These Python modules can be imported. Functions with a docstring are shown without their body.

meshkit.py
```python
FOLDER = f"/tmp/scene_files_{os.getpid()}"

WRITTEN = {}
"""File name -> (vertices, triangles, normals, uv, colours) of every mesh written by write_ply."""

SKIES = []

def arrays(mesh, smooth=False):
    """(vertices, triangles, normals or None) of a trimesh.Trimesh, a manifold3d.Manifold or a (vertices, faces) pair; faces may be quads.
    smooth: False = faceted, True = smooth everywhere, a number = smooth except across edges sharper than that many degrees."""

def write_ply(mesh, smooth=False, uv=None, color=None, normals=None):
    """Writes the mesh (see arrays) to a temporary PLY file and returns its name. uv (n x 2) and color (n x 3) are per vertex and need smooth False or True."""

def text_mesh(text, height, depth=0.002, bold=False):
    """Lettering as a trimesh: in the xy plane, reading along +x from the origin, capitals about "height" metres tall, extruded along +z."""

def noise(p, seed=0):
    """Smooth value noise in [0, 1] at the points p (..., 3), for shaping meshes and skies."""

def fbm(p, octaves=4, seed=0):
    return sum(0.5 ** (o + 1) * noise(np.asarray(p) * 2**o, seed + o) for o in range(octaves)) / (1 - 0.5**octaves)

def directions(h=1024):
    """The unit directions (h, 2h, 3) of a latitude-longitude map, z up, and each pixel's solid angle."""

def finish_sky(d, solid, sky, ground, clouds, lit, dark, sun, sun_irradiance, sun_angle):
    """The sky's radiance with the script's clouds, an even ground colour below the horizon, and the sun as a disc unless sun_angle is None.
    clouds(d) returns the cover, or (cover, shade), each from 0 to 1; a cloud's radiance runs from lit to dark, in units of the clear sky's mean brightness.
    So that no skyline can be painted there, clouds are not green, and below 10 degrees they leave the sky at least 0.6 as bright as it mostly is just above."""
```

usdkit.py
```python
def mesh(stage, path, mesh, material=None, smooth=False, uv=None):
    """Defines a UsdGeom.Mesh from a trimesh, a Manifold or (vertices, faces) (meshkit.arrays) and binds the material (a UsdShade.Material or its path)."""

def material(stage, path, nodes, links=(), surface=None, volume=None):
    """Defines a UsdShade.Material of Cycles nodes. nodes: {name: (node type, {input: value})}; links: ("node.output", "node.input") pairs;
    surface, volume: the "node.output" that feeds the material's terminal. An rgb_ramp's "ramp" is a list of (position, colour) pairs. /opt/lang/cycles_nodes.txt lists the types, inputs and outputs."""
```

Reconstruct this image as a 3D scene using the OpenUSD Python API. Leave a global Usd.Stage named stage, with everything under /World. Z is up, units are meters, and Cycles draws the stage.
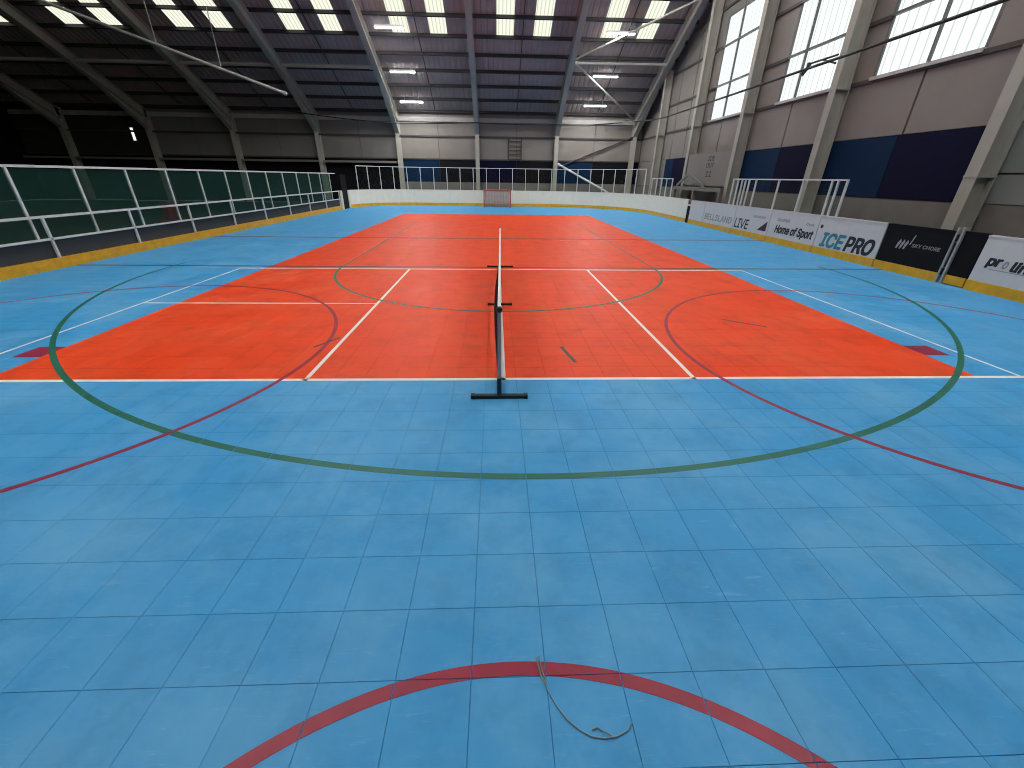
import math
import numpy as np
import trimesh
import usdkit
import meshkit
from pxr import Usd, UsdGeom, UsdLux, UsdShade, Gf, Sdf
from shapely.geometry import LineString, Polygon, Point, box as sbox
from shapely.ops import unary_union

stage = Usd.Stage.CreateInMemory()
UsdGeom.SetStageUpAxis(stage, UsdGeom.Tokens.z)
UsdGeom.SetStageMetersPerUnit(stage, 1.0)
UsdGeom.Xform.Define(stage, '/World')
UsdGeom.Scope.Define(stage, '/World/Looks')

# ------------------------------------------------------------------ camera, sky, exposure
F_PX, PITCH, YAW, ROLL, EYE = 412.31, 0.4642, 0.0412, 0.0138, 1.9878
cam = UsdGeom.Camera.Define(stage, '/World/camera')
cam.CreateHorizontalApertureAttr(36.0)
cam.CreateVerticalApertureAttr(27.0)
cam.CreateFocalLengthAttr(36.0 * F_PX / 1024)
cam.CreateClippingRangeAttr(Gf.Vec2f(0.05, 500))
cam.CreateExposureAttr(0.0)
_f = np.array([math.sin(YAW) * math.cos(PITCH), math.cos(YAW) * math.cos(PITCH), -math.sin(PITCH)])
_r0 = np.array([math.cos(YAW), -math.sin(YAW), 0.0])
_u0 = np.cross(_r0, _f)
_r = _r0 * math.cos(ROLL) + _u0 * math.sin(ROLL)
_u = -_r0 * math.sin(ROLL) + _u0 * math.cos(ROLL)
cam.AddTransformOp().Set(Gf.Matrix4d(*_r, 0, *_u, 0, *(-_f), 0, 0, 0, EYE, 1))

LAMP, SKYLIGHT, WINDOW = 138.0, 1.28, 1.12      # radiance of lamp diffusers, roof lights, gable windows
dome = UsdLux.DomeLight.Define(stage, '/World/sky')        # overcast day outside the closed hall
dome.CreateColorAttr(Gf.Vec3f(0.80, 0.90, 1.0))
dome.CreateIntensityAttr(1.0)

# ------------------------------------------------------------------ dimensions (metres, floor z = 0)
XR, XL, YB, YF = 11.5, -35.6, 37.25, -5.75     # inner faces of right, left, back and near walls
RIDGE_Y, EAVE, SLOPE = 15.75, 5.65, 0.49
FRAME_X = [10.78, 4.72, -1.42, -7.45, -13.5, -19.7, -25.8, -32.0]
TX, TY, SX, SY = -0.12, 0.7198, 0.333, 0.3353  # floor tile lattice
BXR, BXL, BYB, BRAD, BRADL = 9.88, -9.98, 34.5, 6.5, 4.2   # inner faces of the rink boards

# ------------------------------------------------------------------ helpers
names = {}


def numbered(parent, name):
    k = (parent, name)
    n = names[k] = names.get(k, -1) + 1
    return f'{parent}/{name}' + (f'_{n:03d}' if n else '')


def tag(prim, label=None, cat=None, group=None, kind=None):
    for k, v in (('label', label), ('category', cat), ('group', group), ('kind', kind)):
        if v:
            prim.SetCustomDataByKey(k, v)
    return prim


def thing(name, label=None, cat=None, group=None, kind=None):
    x = UsdGeom.Xform.Define(stage, numbered('/World', name))
    return tag(x.GetPrim(), label, cat, group, kind)


def put(parent, name, mesh, mat, label=None, smooth=False, cat=None, group=None, kind=None):
    path = numbered(str(parent.GetPath()) if parent else '/World', name)
    if isinstance(mesh, list):
        mesh = trimesh.util.concatenate(mesh)
    m = usdkit.mesh(stage, path, mesh, M[mat], smooth=smooth)
    return tag(m.GetPrim(), label, cat, group, kind)


def box(x0, x1, y0, y1, z0, z1):
    b = trimesh.creation.box([abs(x1 - x0), abs(y1 - y0), abs(z1 - z0)])
    b.apply_translation([(x0 + x1) / 2, (y0 + y1) / 2, (z0 + z1) / 2])
    return b


def basis(p, q, up=(0, 0, 1)):
    p, q = np.asarray(p, float), np.asarray(q, float)
    d = (q - p) / np.linalg.norm(q - p)
    s = np.cross(up, d)
    if np.linalg.norm(s) < 1e-6:
        s = np.cross((0, 1, 0), d)
    s /= np.linalg.norm(s)
    return d, s, np.cross(d, s)


def bar(p, q, w, h, up=(0, 0, 1)):
    """rectangular bar from p to q, w across, h along 'up'"""
    d, s, u = basis(p, q, up)
    b = trimesh.creation.box([np.linalg.norm(np.subtract(q, p)), w, h])
    T = np.eye(4)
    T[:3, 0], T[:3, 1], T[:3, 2], T[:3, 3] = d, s, u, (np.asarray(p, float) + q) / 2
    b.apply_transform(T)
    return b


def tube(p, q, r, n=8):
    return trimesh.creation.cylinder(r, segment=[p, q], sections=n)


def pipe(pts, r, n=6):
    """tube along a polyline"""
    pts = np.asarray(pts, float)
    rings = []
    for i, c in enumerate(pts):
        d = pts[min(i + 1, len(pts) - 1)] - pts[max(i - 1, 0)]
        d /= np.linalg.norm(d)
        s = np.cross((0, 0, 1) if abs(d[2]) < .9 else (1, 0, 0), d)
        s /= np.linalg.norm(s)
        u = np.cross(d, s)
        a = np.linspace(0, 2 * np.pi, n, endpoint=False)
        rings.append(c + r * (np.cos(a)[:, None] * s + np.sin(a)[:, None] * u))
    v = np.vstack(rings)
    f = []
    for i in range(len(pts) - 1):
        for j in range(n):
            a, b = i * n + j, i * n + (j + 1) % n
            f += [[a, b, b + n], [a, b + n, a + n]]
    for j in range(1, n - 1):
        f.append([0, j + 1, j])
        e = (len(pts) - 1) * n
        f.append([e, e + j, e + j + 1])
    return trimesh.Trimesh(v, f, process=False)


def ibeam(p, q, w, h, up=(0, 0, 1), tf=.022, tw=.016):
    """H-section from p to q: flanges w wide, h deep along 'up'"""
    d, s, u = basis(p, q, up)
    o = u * (h / 2 - tf / 2)
    p, q = np.asarray(p, float), np.asarray(q, float)
    return [bar(p + o, q + o, w, tf, up), bar(p - o, q - o, w, tf, up), bar(p, q, tw, h - 2 * tf, up)]


def slab(poly, z0, z1):
    """shapely polygon(s) extruded from z0 to z1"""
    out = []
    for g in getattr(poly, 'geoms', [poly]):
        if g.geom_type == 'Polygon' and g.area > 1e-6:
            m = trimesh.creation.extrude_polygon(g, z1 - z0, engine='earcut')
            m.apply_translation([0, 0, z0])
            out.append(m)
    return trimesh.util.concatenate(out)


def on_right(mesh, x, y, z, shear=0.0):
    """lettering in the xy plane -> a wall facing -x: reading along -y, up z, its centre at (x, y, z)"""
    v = np.array(mesh.vertices)
    v[:, 0] += shear * v[:, 1]
    c = (v.min(0) + v.max(0)) / 2
    v = v - [c[0], c[1], 0]
    out = np.c_[x - v[:, 2], y - v[:, 0], z + v[:, 1]]
    return trimesh.Trimesh(out, mesh.faces, process=False)


def zroof(y, off=0.0):
    return EAVE + off + SLOPE * (37.0 - y if y >= RIDGE_Y else y + 5.5)


# ------------------------------------------------------------------ materials
M = {}


def mat(name, color, rough=.5, metal=0.0, var=.12, scale=3.0, spec=.5, bump=0.0, bscale=40.0, coat=0.0):
    c = np.array(color, float)
    nodes = {
        'g': ('geometry', {}),
        'n': ('noise_texture', {'scale': scale, 'detail': 5.0, 'roughness': .6}),
        'r': ('rgb_ramp', {'ramp': [(0.25, tuple(c * (1 - var))), (0.75, tuple(np.minimum(c * (1 + var), 1)))]}),
        'p': ('principled_bsdf', {'roughness': rough, 'metallic': metal, 'specular_ior_level': spec, 'coat_weight': coat}),
    }
    links = [('g.position', 'n.vector'), ('n.fac', 'r.fac'), ('r.color', 'p.base_color')]
    if bump:
        nodes['bn'] = ('noise_texture', {'scale': bscale, 'detail': 3.0})
        nodes['b'] = ('bump', {'strength': bump, 'distance': .01})
        links += [('g.position', 'bn.vector'), ('bn.fac', 'b.height'), ('b.normal', 'p.normal')]
    M[name] = usdkit.material(stage, '/World/Looks/' + name, nodes, links, surface='p.BSDF')


def tile_mat(name, color, worn):
    """moulded plastic sports tile: tone varies tile by tile, pale scuffs, faint dirt"""
    c, w = np.array(color, float), np.array(worn, float)
    nodes = {
        'g': ('geometry', {}),
        'm': ('mapping', {'location': (-(TX - 20 * SX) / SX, -(TY - 20 * SY) / SY, 0), 'scale': (1 / SX, 1 / SY, 0)}),
        'fl': ('vector_math', {'math_type': 'floor'}),
        'wn': ('white_noise_texture', {'dimensions': '3D'}),
        'r1': ('rgb_ramp', {'ramp': [(0, tuple(c * .972)), (1, tuple(c * 1.028))]}),
        'n1': ('noise_texture', {'scale': .9, 'detail': 6.0, 'roughness': .65}),
        'r2': ('rgb_ramp', {'ramp': [(.42, (0, 0, 0)), (.72, (.50, .50, .50))]}),
        'mx1': ('mix_color', {'b': tuple(w)}),
        'ms': ('mapping', {'rotation': (0, 0, .6), 'scale': (3, 26, 1)}),
        'n2': ('noise_texture', {'scale': 1.6, 'detail': 8.0, 'roughness': .75, 'distortion': 1.2}),
        'r3': ('rgb_ramp', {'ramp': [(.585, (0, 0, 0)), (.70, (.42, .42, .42))]}),
        'mx2': ('mix_color', {'b': tuple(w)}),
        'n3': ('noise_texture', {'scale': 2.3, 'detail': 7.0, 'roughness': .7}),
        'r4': ('rgb_ramp', {'ramp': [(.30, (.80, .84, .86)), (.52, (1, 1, 1))]}),
        'mx3': ('mix_color', {'blend_type': 'multiply', 'fac': 1.0}),
        'rr': ('rgb_ramp', {'ramp': [(.3, (.44, .44, .44)), (.7, (.62, .62, .62))]}),
        'bn': ('noise_texture', {'scale': 9.0, 'detail': 4.0}),
        'b': ('bump', {'strength': .12, 'distance': .004}),
        'p': ('principled_bsdf', {'specular_ior_level': .22}),
    }
    links = [('g.position', 'm.vector'), ('m.vector', 'fl.vector1'), ('fl.vector', 'wn.vector'), ('wn.value', 'r1.fac'),
             ('g.position', 'n1.vector'), ('n1.fac', 'r2.fac'), ('r2.color', 'mx1.fac'), ('r1.color', 'mx1.a'),
             ('g.position', 'ms.vector'), ('ms.vector', 'n2.vector'), ('n2.fac', 'r3.fac'), ('r3.color', 'mx2.fac'), ('mx1.result', 'mx2.a'),
             ('g.position', 'n3.vector'), ('n3.fac', 'r4.fac'), ('mx2.result', 'mx3.a'), ('r4.color', 'mx3.b'), ('mx3.result', 'p.base_color'),
             ('n1.fac', 'rr.fac'), ('rr.color', 'p.roughness'),
             ('g.position', 'bn.vector'), ('bn.fac', 'b.height'), ('b.normal', 'p.normal')]
    M[name] = usdkit.material(stage, '/World/Looks/' + name, nodes, links, surface='p.BSDF')


def glow_mat(name, color, strength, ribs=None):
    nodes = {'e': ('emission', {'color': tuple(color), 'strength': strength})}
    links = []
    if ribs:   # corrugated translucent sheet: denser ribs every third of a metre
        nodes.update({
            'g': ('geometry', {}),
            'm': ('mapping', {'scale': ribs}),
            'w': ('wave_texture', {'bands_direction': 'x', 'scale': .5, 'distortion': .25, 'detail': 1.0}),
            'r': ('rgb_ramp', {'ramp': [(0, tuple(np.array(color) * .70)), (.28, tuple(color)), (1, tuple(color))]})})
        links = [('g.position', 'm.vector'), ('m.vector', 'w.vector'), ('w.color', 'r.fac'), ('r.color', 'e.color')]
    M[name] = usdkit.material(stage, '/World/Looks/' + name, nodes, links, surface='e.emission')


def pane_mat(name, tint, amount=1.0, haze=0.0, dust=(.1, .1, .1)):
    nodes = {'t': ('transparent_bsdf', {'color': tuple(tint)}), 'gl': ('glossy_bsdf', {'color': (.9, .9, .9), 'roughness': .14}),
             'f': ('layer_weight', {'blend': .5}), 'pw': ('math', {'math_type': 'power', 'value2': 4.0}),
             'mu': ('math', {'math_type': 'multiply_add', 'value2': .45 * amount, 'value3': .02 * amount}), 'x': ('mix_closure', {})}
    M[name] = usdkit.material(stage, '/World/Looks/' + name, nodes,
                              [('f.facing', 'pw.value1'), ('pw.value', 'mu.value1'), ('mu.value', 'x.fac'), ('t.BSDF', 'x.closure1'), ('gl.BSDF', 'x.closure2')], surface='x.closure')
    if haze:   # scratched, dusty sheet: part of the light is scattered
        nodes.update({'d': ('diffuse_bsdf', {'color': tuple(dust)}), 'h': ('mix_closure', {'fac': haze})})
        M[name] = usdkit.material(stage, '/World/Looks/' + name + '_hazy', nodes,
                                  [('f.facing', 'pw.value1'), ('pw.value', 'mu.value1'), ('mu.value', 'x.fac'), ('t.BSDF', 'h.closure1'), ('d.BSDF', 'h.closure2'), ('h.closure', 'x.closure1'), ('gl.BSDF', 'x.closure2')], surface='x.closure')


tile_mat('blue_tile', (.046, .325, .670), (.22, .50, .74))
tile_mat('orange_tile', (.800, .053, .004), (.82, .15, .06))
tile_mat('maroon_tile', (.26, .015, .05), (.30, .05, .09))
mat('subfloor', (.020, .13, .29), .9)
mat('subfloor_orange', (.33, .03, .008), .9)
mat('white_paint', (.80, .80, .78), .5, var=.06)
mat('green_paint', (.005, .135, .090), .5, var=.15, scale=6)
mat('red_paint', (.29, .006, .034), .5, var=.2, scale=9)
mat('maroon_paint', (.12, .02, .045), .5, var=.2)
mat('olive_paint', (.030, .055, .022), .5, var=.2)
mat('dark_mark', (.05, .045, .05), .5, var=.2)
mat('dark_blue_paint', (.03, .12, .24), .5, var=.2)
mat('cladding', (.195, .180, .166), .55, var=.07, scale=1.2)
mat('cladding_grey', (.160, .160, .150), .55, var=.07, scale=1.2)
mat('cladding_green', (.19, .215, .205), .55, var=.06, scale=1.2)
mat('navy_panel', (.002, .0025, .022), .7, var=.1, spec=.12)
mat('blue_panel', (.003, .019, .058), .7, var=.1, spec=.12)
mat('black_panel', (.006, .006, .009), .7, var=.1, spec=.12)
mat('blockwork', (.15, .143, .133), .8, var=.12, scale=2, bump=.2)
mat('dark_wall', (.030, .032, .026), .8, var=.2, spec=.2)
mat('dark_ground', (.018, .040, .034), .8, var=.2, spec=.2)
mat('girt', (.05, .045, .042), .6)
mat('steel_grey', (.34, .34, .30), .5, var=.08, scale=2)
mat('roof_sheet', (.33, .285, .275), .6, var=.15, scale=.6, spec=.3)
mat('purlin', (.030, .030, .034), .6, var=.1)
mat('flashing', (.36, .36, .35), .55)
mat('board_white', (.80, .74, .61), .35, var=.05, scale=4, spec=.4)
mat('board_shaded_grey', (.60, .59, .575), .35, var=.05, scale=4, spec=.4)  # white board darkened for weaker light on the right; joints use it too
mat('board_black', (.007, .007, .008), .6, var=.2, spec=.12)
mat('kick_yellow', (.70, .36, .006), .4, var=.18, scale=5)
mat('rail_white', (.62, .64, .62), .4, var=.06)
mat('galvanised', (.42, .42, .40), .4, .3, var=.12, scale=8)
mat('black_metal', (.010, .011, .014), .4, var=.2)
mat('netting', (.008, .007, .012), .7)
mat('tape_white', (.82, .80, .76), .6, var=.04)
mat('goal_red', (.42, .10, .10), .45, var=.15)
mat('goal_net', (.50, .28, .27), .8, var=.1)
mat('cable_black', (.008, .008, .009), .5)
mat('cord_grey', (.20, .27, .26), .6)
mat('print_black', (.010, .010, .012), .5)
mat('print_teal', (.03, .22, .30), .5)
mat('print_purple', (.035, .006, .03), .5)
mat('print_grey', (.24, .24, .24), .5)
mat('print_silver', (.30, .30, .30), .5)
mat('maroon_vinyl', (.42, .018, .075), .5, var=.15)
mat('lamp_body', (.5, .5, .5), .4)
mat('window_frame', (.10, .11, .11), .5)
mat('sill_grey', (.42, .42, .41), .5)
glow_mat('lamp_glow', (1.0, .96, .92), LAMP)
glow_mat('skylight_sheet', (.76, .78, .64), SKYLIGHT, ribs=(3.0, 0, 0))
glow_mat('window_sheet_y', (.93, 1.0, .985), WINDOW)
# ribs of the gable panes run vertically, spaced along y
M['window_sheet'] = usdkit.material(stage, '/World/Looks/window_ribbed', {
    'g': ('geometry', {}), 's': ('separate_xyz', {}), 'k': ('math', {'math_type': 'multiply', 'value2': 20.0}),
    'si': ('math', {'math_type': 'sine'}), 'n': ('noise_texture', {'scale': 1.5}),
    'r': ('rgb_ramp', {'ramp': [(0, (.93, 1, .985)), (.72, (.93, 1, .985)), (.98, (.62, .68, .66))]}),
    'e': ('emission', {'strength': WINDOW})},
    [('g.position', 's.vector'), ('s.y', 'k.value1'), ('k.value', 'si.value1'), ('si.value', 'r.fac'), ('r.color', 'e.color')], surface='e.emission')
pane_mat('acrylic', (.95, .97, .96), .3)
pane_mat('acrylic_smoked', (.80, .88, .85), .12, .26, (.028, .088, .070))
pane_mat('acrylic_grey', (.5, .5, .52), .12, .8, (.075, .08, .085))

# ------------------------------------------------------------------ floor: sub-base, tiles, painted lines
floor = thing('floor', 'blue and orange interlocking sports tile floor of the rink', None, kind='structure')
put(floor, 'subfloor', box(BXL - .3, BXR + .3, -3.6, BYB + .4, -.12, -.014), 'subfloor')
put(floor, 'subfloor_field', box(TX - 16 * SX, TX + 17 * SX, TY + 10 * SY, TY + 77 * SY, -.0139, -.010), 'subfloor_orange')
put(floor, 'hall_ground', [box(XL, BXL - .3, YF, YB, -.12, -.002), box(BXR + .3, XR, YF, YB, -.12, -.002), box(BXL - .3, BXR + .3, BYB + .4, YB, -.12, -.002), box(BXL - .3, BXR + .3, YF, -3.6, -.12, -.002)], 'dark_ground')


def tile(i, j):
    x0, x1, y0, y1 = TX + i * SX + .0009, TX + (i + 1) * SX - .0009, TY + j * SY + .0009, TY + (j + 1) * SY - .0009
    c = .0012
    v = [(x0, y0, -.014), (x1, y0, -.014), (x1, y1, -.014), (x0, y1, -.014), (x0, y0, -c), (x1, y0, -c), (x1, y1, -c), (x0, y1, -c),
         (x0 + c, y0 + c, 0), (x1 - c, y0 + c, 0), (x1 - c, y1 - c, 0), (x0 + c, y1 - c, 0)]
    f = []
    for k in range(4):
        n = (k + 1) % 4
        f += [[k, n, n + 4], [k, n + 4, k + 4], [k + 4, n + 4, n + 8], [k + 4, n + 8, k + 8]]
    f += [[8, 9, 10], [8, 10, 11]]
    return np.array(v), np.array(f)


def rink_x(y):
    """x range inside the boards at depth y"""
    dl = BRADL - math.sqrt(max(BRADL ** 2 - max(y - (BYB - BRADL), 0) ** 2, 0))
    dr = BRAD - math.sqrt(max(BRAD ** 2 - max(y - (BYB - BRAD), 0) ** 2, 0))
    return BXL + dl, BXR - dr


ORANGE_I, ORANGE_J = (-16, 17), (10, 77)
MAROON = {(-17, 12), (17, 12)}
near, far = [], {'blue_tile': [], 'orange_tile': []}
cells = []
for j in range(-12, 102):
    lo, hi = rink_x(TY + (j + .5) * SY)
    for i in range(math.floor((lo - TX) / SX), math.ceil((hi - TX) / SX)):
        m = 'maroon_tile' if (i, j) in MAROON else 'orange_tile' if ORANGE_I[0] <= i < ORANGE_I[1] and ORANGE_J[0] <= j < ORANGE_J[1] else 'blue_tile'
        cells.append((i, j, m))


def visible(i, j):
    """is the tile inside the camera's picture, and how near"""
    P = np.array([TX + (i + .5) * SX, TY + (j + .5) * SY, 0]) - [0, 0, EYE]
    d = P @ _f
    if d < .3:
        return None
    u, v = 512 + F_PX * (P @ _r) / d, 384 - F_PX * (P @ _u) / d
    return d if -25 < u < 1049 and v < 800 else None


order = sorted([c for c in cells if c[2] != 'maroon_tile' and visible(c[0], c[1])], key=lambda c: visible(c[0], c[1]))
single = set(order[:298]) | {c for c in cells if c[2] == 'maroon_tile'}
for c in cells:
    v, f = tile(c[0], c[1])
    if c in single:
        put(floor, 'floor_tile', trimesh.Trimesh(v, f, process=False), c[2], 'dark red marker tile beside the orange field' if c[2] == 'maroon_tile' else None)
    else:
        far[c[2]].append((v, f))
for m, lst in far.items():
    n = 12
    V = np.vstack([a for a, _ in lst])
    Fc = np.vstack([b + k * n for k, (_, b) in enumerate(lst)])
    put(floor, 'blue_tile_field' if m == 'blue_tile' else 'orange_tile_field', trimesh.Trimesh(V, Fc, process=False), m,
        'blue sports tiles beyond the nearest rows' if m == 'blue_tile' else 'orange rectangle of sports tiles', kind='stuff')

# seams that break the paint on the nearest lines
seams = unary_union([sbox(TX + i * SX - .0028, -1, TX + i * SX + .0028, 4.0) for i in range(-30, 31)] + [sbox(-10, TY + j * SY - .0018, 10, TY + j * SY + .0018) for j in range(-4, 10)])


def line(name, label, poly, m, z=.0012):
    rink = sbox(BXL, -3.4, BXR, BYB - BRAD)
    poly = poly.intersection(rink).difference(seams)
    put(floor, name, slab(poly, 0.0, z), m, label)


def ring(cx, cy, r, w, a0=0, a1=360, n=160):
    a = np.radians(np.linspace(a0, a1, n))
    return LineString(np.c_[cx + r * np.cos(a), cy + r * np.sin(a)]).buffer(w / 2, cap_style=2)


def seg(p, q, w):
    return LineString([p, q]).buffer(w / 2, cap_style=2)


line('court_line', 'long white line along the near edge of the orange field', seg((-9.6, 4.09), (6.3, 4.09), .055), 'white_paint')
line('court_line', 'white line across the court at the far end of the net', seg((-6.04, 10.14), (6.09, 10.14), .06), 'white_paint')
line('court_line', 'white outer court line left of the orange field', seg((-6.02, 4.09), (-6.02, 10.17), .036), 'white_paint')
line('court_line', 'white outer court line right of the orange field', seg((6.07, 4.09), (6.07, 10.17), .036), 'white_paint')
line('court_line', 'white non-volley line left of the net', seg((-2.07, 4.06), (-2.07, 10.17), .047), 'white_paint')
line('court_line', 'white non-volley line right of the net', seg((2.21, 4.06), (2.21, 10.17), .047), 'white_paint')
line('court_line', 'white service centre line on the left court', seg((-6.02, 7.12), (-2.07, 7.12), .042), 'white_paint')
line('court_line', 'white line on the floor under the net', seg((.072, 4.06), (.072, 10.17), .05), 'white_paint')
line('green_line', 'large green arc sweeping in front of the orange field', ring(.36, 10.51, 8.08, .062, 180 - 2, 362, 240), 'green_paint', .0016)
line('green_line', 'smaller green arc around the far half of the net', ring(.10, 10.5, 3.84, .055, 180, 360).union(seg((-3.74, 10.5), (-3.84, 21.4), .05)).union(seg((3.94, 10.5), (4.0, 21.4), .05)), 'green_paint', .0016)
line('red_circle', 'red face-off circle on the left of the court', ring(-5.65, 4.95, 3.42, .05), 'red_paint', .0020)
line('red_circle', 'red face-off circle on the right of the court', ring(5.68, 4.91, 3.26, .05), 'red_paint', .0020)
line('red_crease', 'thick red crease arc nearest the camera', ring(.08, -.83, 1.92, .060, 0, 180), 'red_paint', .0020)
line('centre_line', 'dark red line from board to board across the middle of the rink', seg((-9.97, 15.75), (9.87, 15.75), .15), 'maroon_paint', .0020)
line('cross_line', 'thin dark line from board to board just beyond the far end of the net', seg((-9.97, 10.4), (9.87, 10.4), .10), 'dark_mark', .0018)  # dark strip of one even colour across blue and orange tiles
line('tape_mark', 'short dark olive tape mark right of the net', seg((.85, 5.06), (.95, 4.55), .045), 'olive_paint', .0022)
line('tape_mark', 'short dark tape mark inside the right red circle', seg((3.6, 6.25), (4.12, 5.86), .035), 'dark_mark', .0022)
line('tape_mark', 'short dark tape mark inside the left red circle', seg((-2.36, 5.05), (-2.14, 5.4), .035), 'dark_mark', .0022)

# ------------------------------------------------------------------ back wall
wall_back = thing('wall_back', 'clad back wall of the hall behind the goal', kind='structure')
bays = [XR] + FRAME_X + [XL]
t = .06
for k in range(len(bays) - 1):
    x1, x0 = bays[k], bays[k + 1]
    xs = [x0, (x0 + x1) / 2, x1] if x1 - x0 > 3 else [x0, x1]
    for a, b in zip(xs[:-1], xs[1:]):
        half = 0 if a == x0 else 1
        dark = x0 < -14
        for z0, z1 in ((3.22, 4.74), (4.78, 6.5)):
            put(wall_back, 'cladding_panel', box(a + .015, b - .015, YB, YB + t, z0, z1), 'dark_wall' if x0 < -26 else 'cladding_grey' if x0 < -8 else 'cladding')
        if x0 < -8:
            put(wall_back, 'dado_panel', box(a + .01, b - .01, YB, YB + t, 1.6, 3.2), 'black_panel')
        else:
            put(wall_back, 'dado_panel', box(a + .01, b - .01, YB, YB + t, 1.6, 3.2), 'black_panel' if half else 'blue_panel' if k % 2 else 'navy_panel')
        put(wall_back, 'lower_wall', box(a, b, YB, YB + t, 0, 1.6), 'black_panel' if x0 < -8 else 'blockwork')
put(wall_back, 'backing', box(XL - .5, XR + .3, YB + t, YB + t + .1, 0, 6.6), 'girt')
put(wall_back, 'girt', box(XL, XR, YB - .10, YB, 4.70, 4.82), 'girt')
put(wall_back, 'girt', box(XL, XR, YB - .06, YB, 3.18, 3.26), 'girt')
put(wall_back, 'eave_beam', box(XL, XR, YB - .16, YB, 5.72, 6.0), 'flashing')
put(wall_back, 'ledge', box(XL, -7.7, YB - .5, YB - .02, 2.88, 3.02), 'cladding_grey', 'grey ledge along the dark left part of the wall')
w4 = thing('window_4', 'narrow bright slit window high in the dark left of the back wall', kind='structure')
put(w4, 'pane', box(-27.42, -27.20, YB - .03, YB - .01, 4.15, 4.98), 'window_sheet_y')
put(w4, 'window_frame', [box(-27.48, -27.42, YB - .06, YB, 4.1, 5.03), box(-27.20, -27.14, YB - .06, YB, 4.1, 5.03), box(-27.42, -27.2, YB - .06, YB, 4.98, 5.03), box(-27.42, -27.2, YB - .06, YB, 4.1, 4.15)], 'window_frame')

# ------------------------------------------------------------------ right gable wall with windows
wall_right = thing('wall_right', 'clad gable wall with tall windows on the right', kind='structure')
POST_Y = [32.25, 26.65, 21.45, 15.92, 10.3, 4.4, -1.2]
JOINT = {0: [30.7, 28.6], 1: [24.3], 2: [18.75], 3: [13.2], 4: [7.4], 5: [1.6]}
WIN = [(21.75, 25.75, 24.32), (16.22, 19.78, 18.74), (11.78, 15.0, 13.25)]
ZS, ZT = 4.85, 9.18
ys = [YB] + POST_Y + [YF]
rows = [(3.22, 4.74), (4.78, 6.26), (6.30, 7.96), (8.0, 9.6), (9.64, 11.4), (11.44, 13.2), (13.24, 16.6)]


def gable_panel(y0, y1, z0, z1, m):
    P = Polygon([(y0, z0), (y1, z0), (y1, z1), (y0, z1)])
    P = P.intersection(Polygon([(YF, 0), (YB, 0), (YB, zroof(YB, .7)), (RIDGE_Y, zroof(RIDGE_Y, .7)), (YF, zroof(YF, .7))]))
    for a, b, _ in WIN:
        P = P.difference(sbox(a, ZS, b, ZT))
    for g in getattr(P, 'geoms', [P]):
        if g.area > .02:
            s = slab(g, 0, t)
            v = s.vertices
            put(wall_right, 'cladding_panel', trimesh.Trimesh(np.c_[XR + v[:, 2], v[:, 0], v[:, 1]], s.faces, process=False), m)


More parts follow.
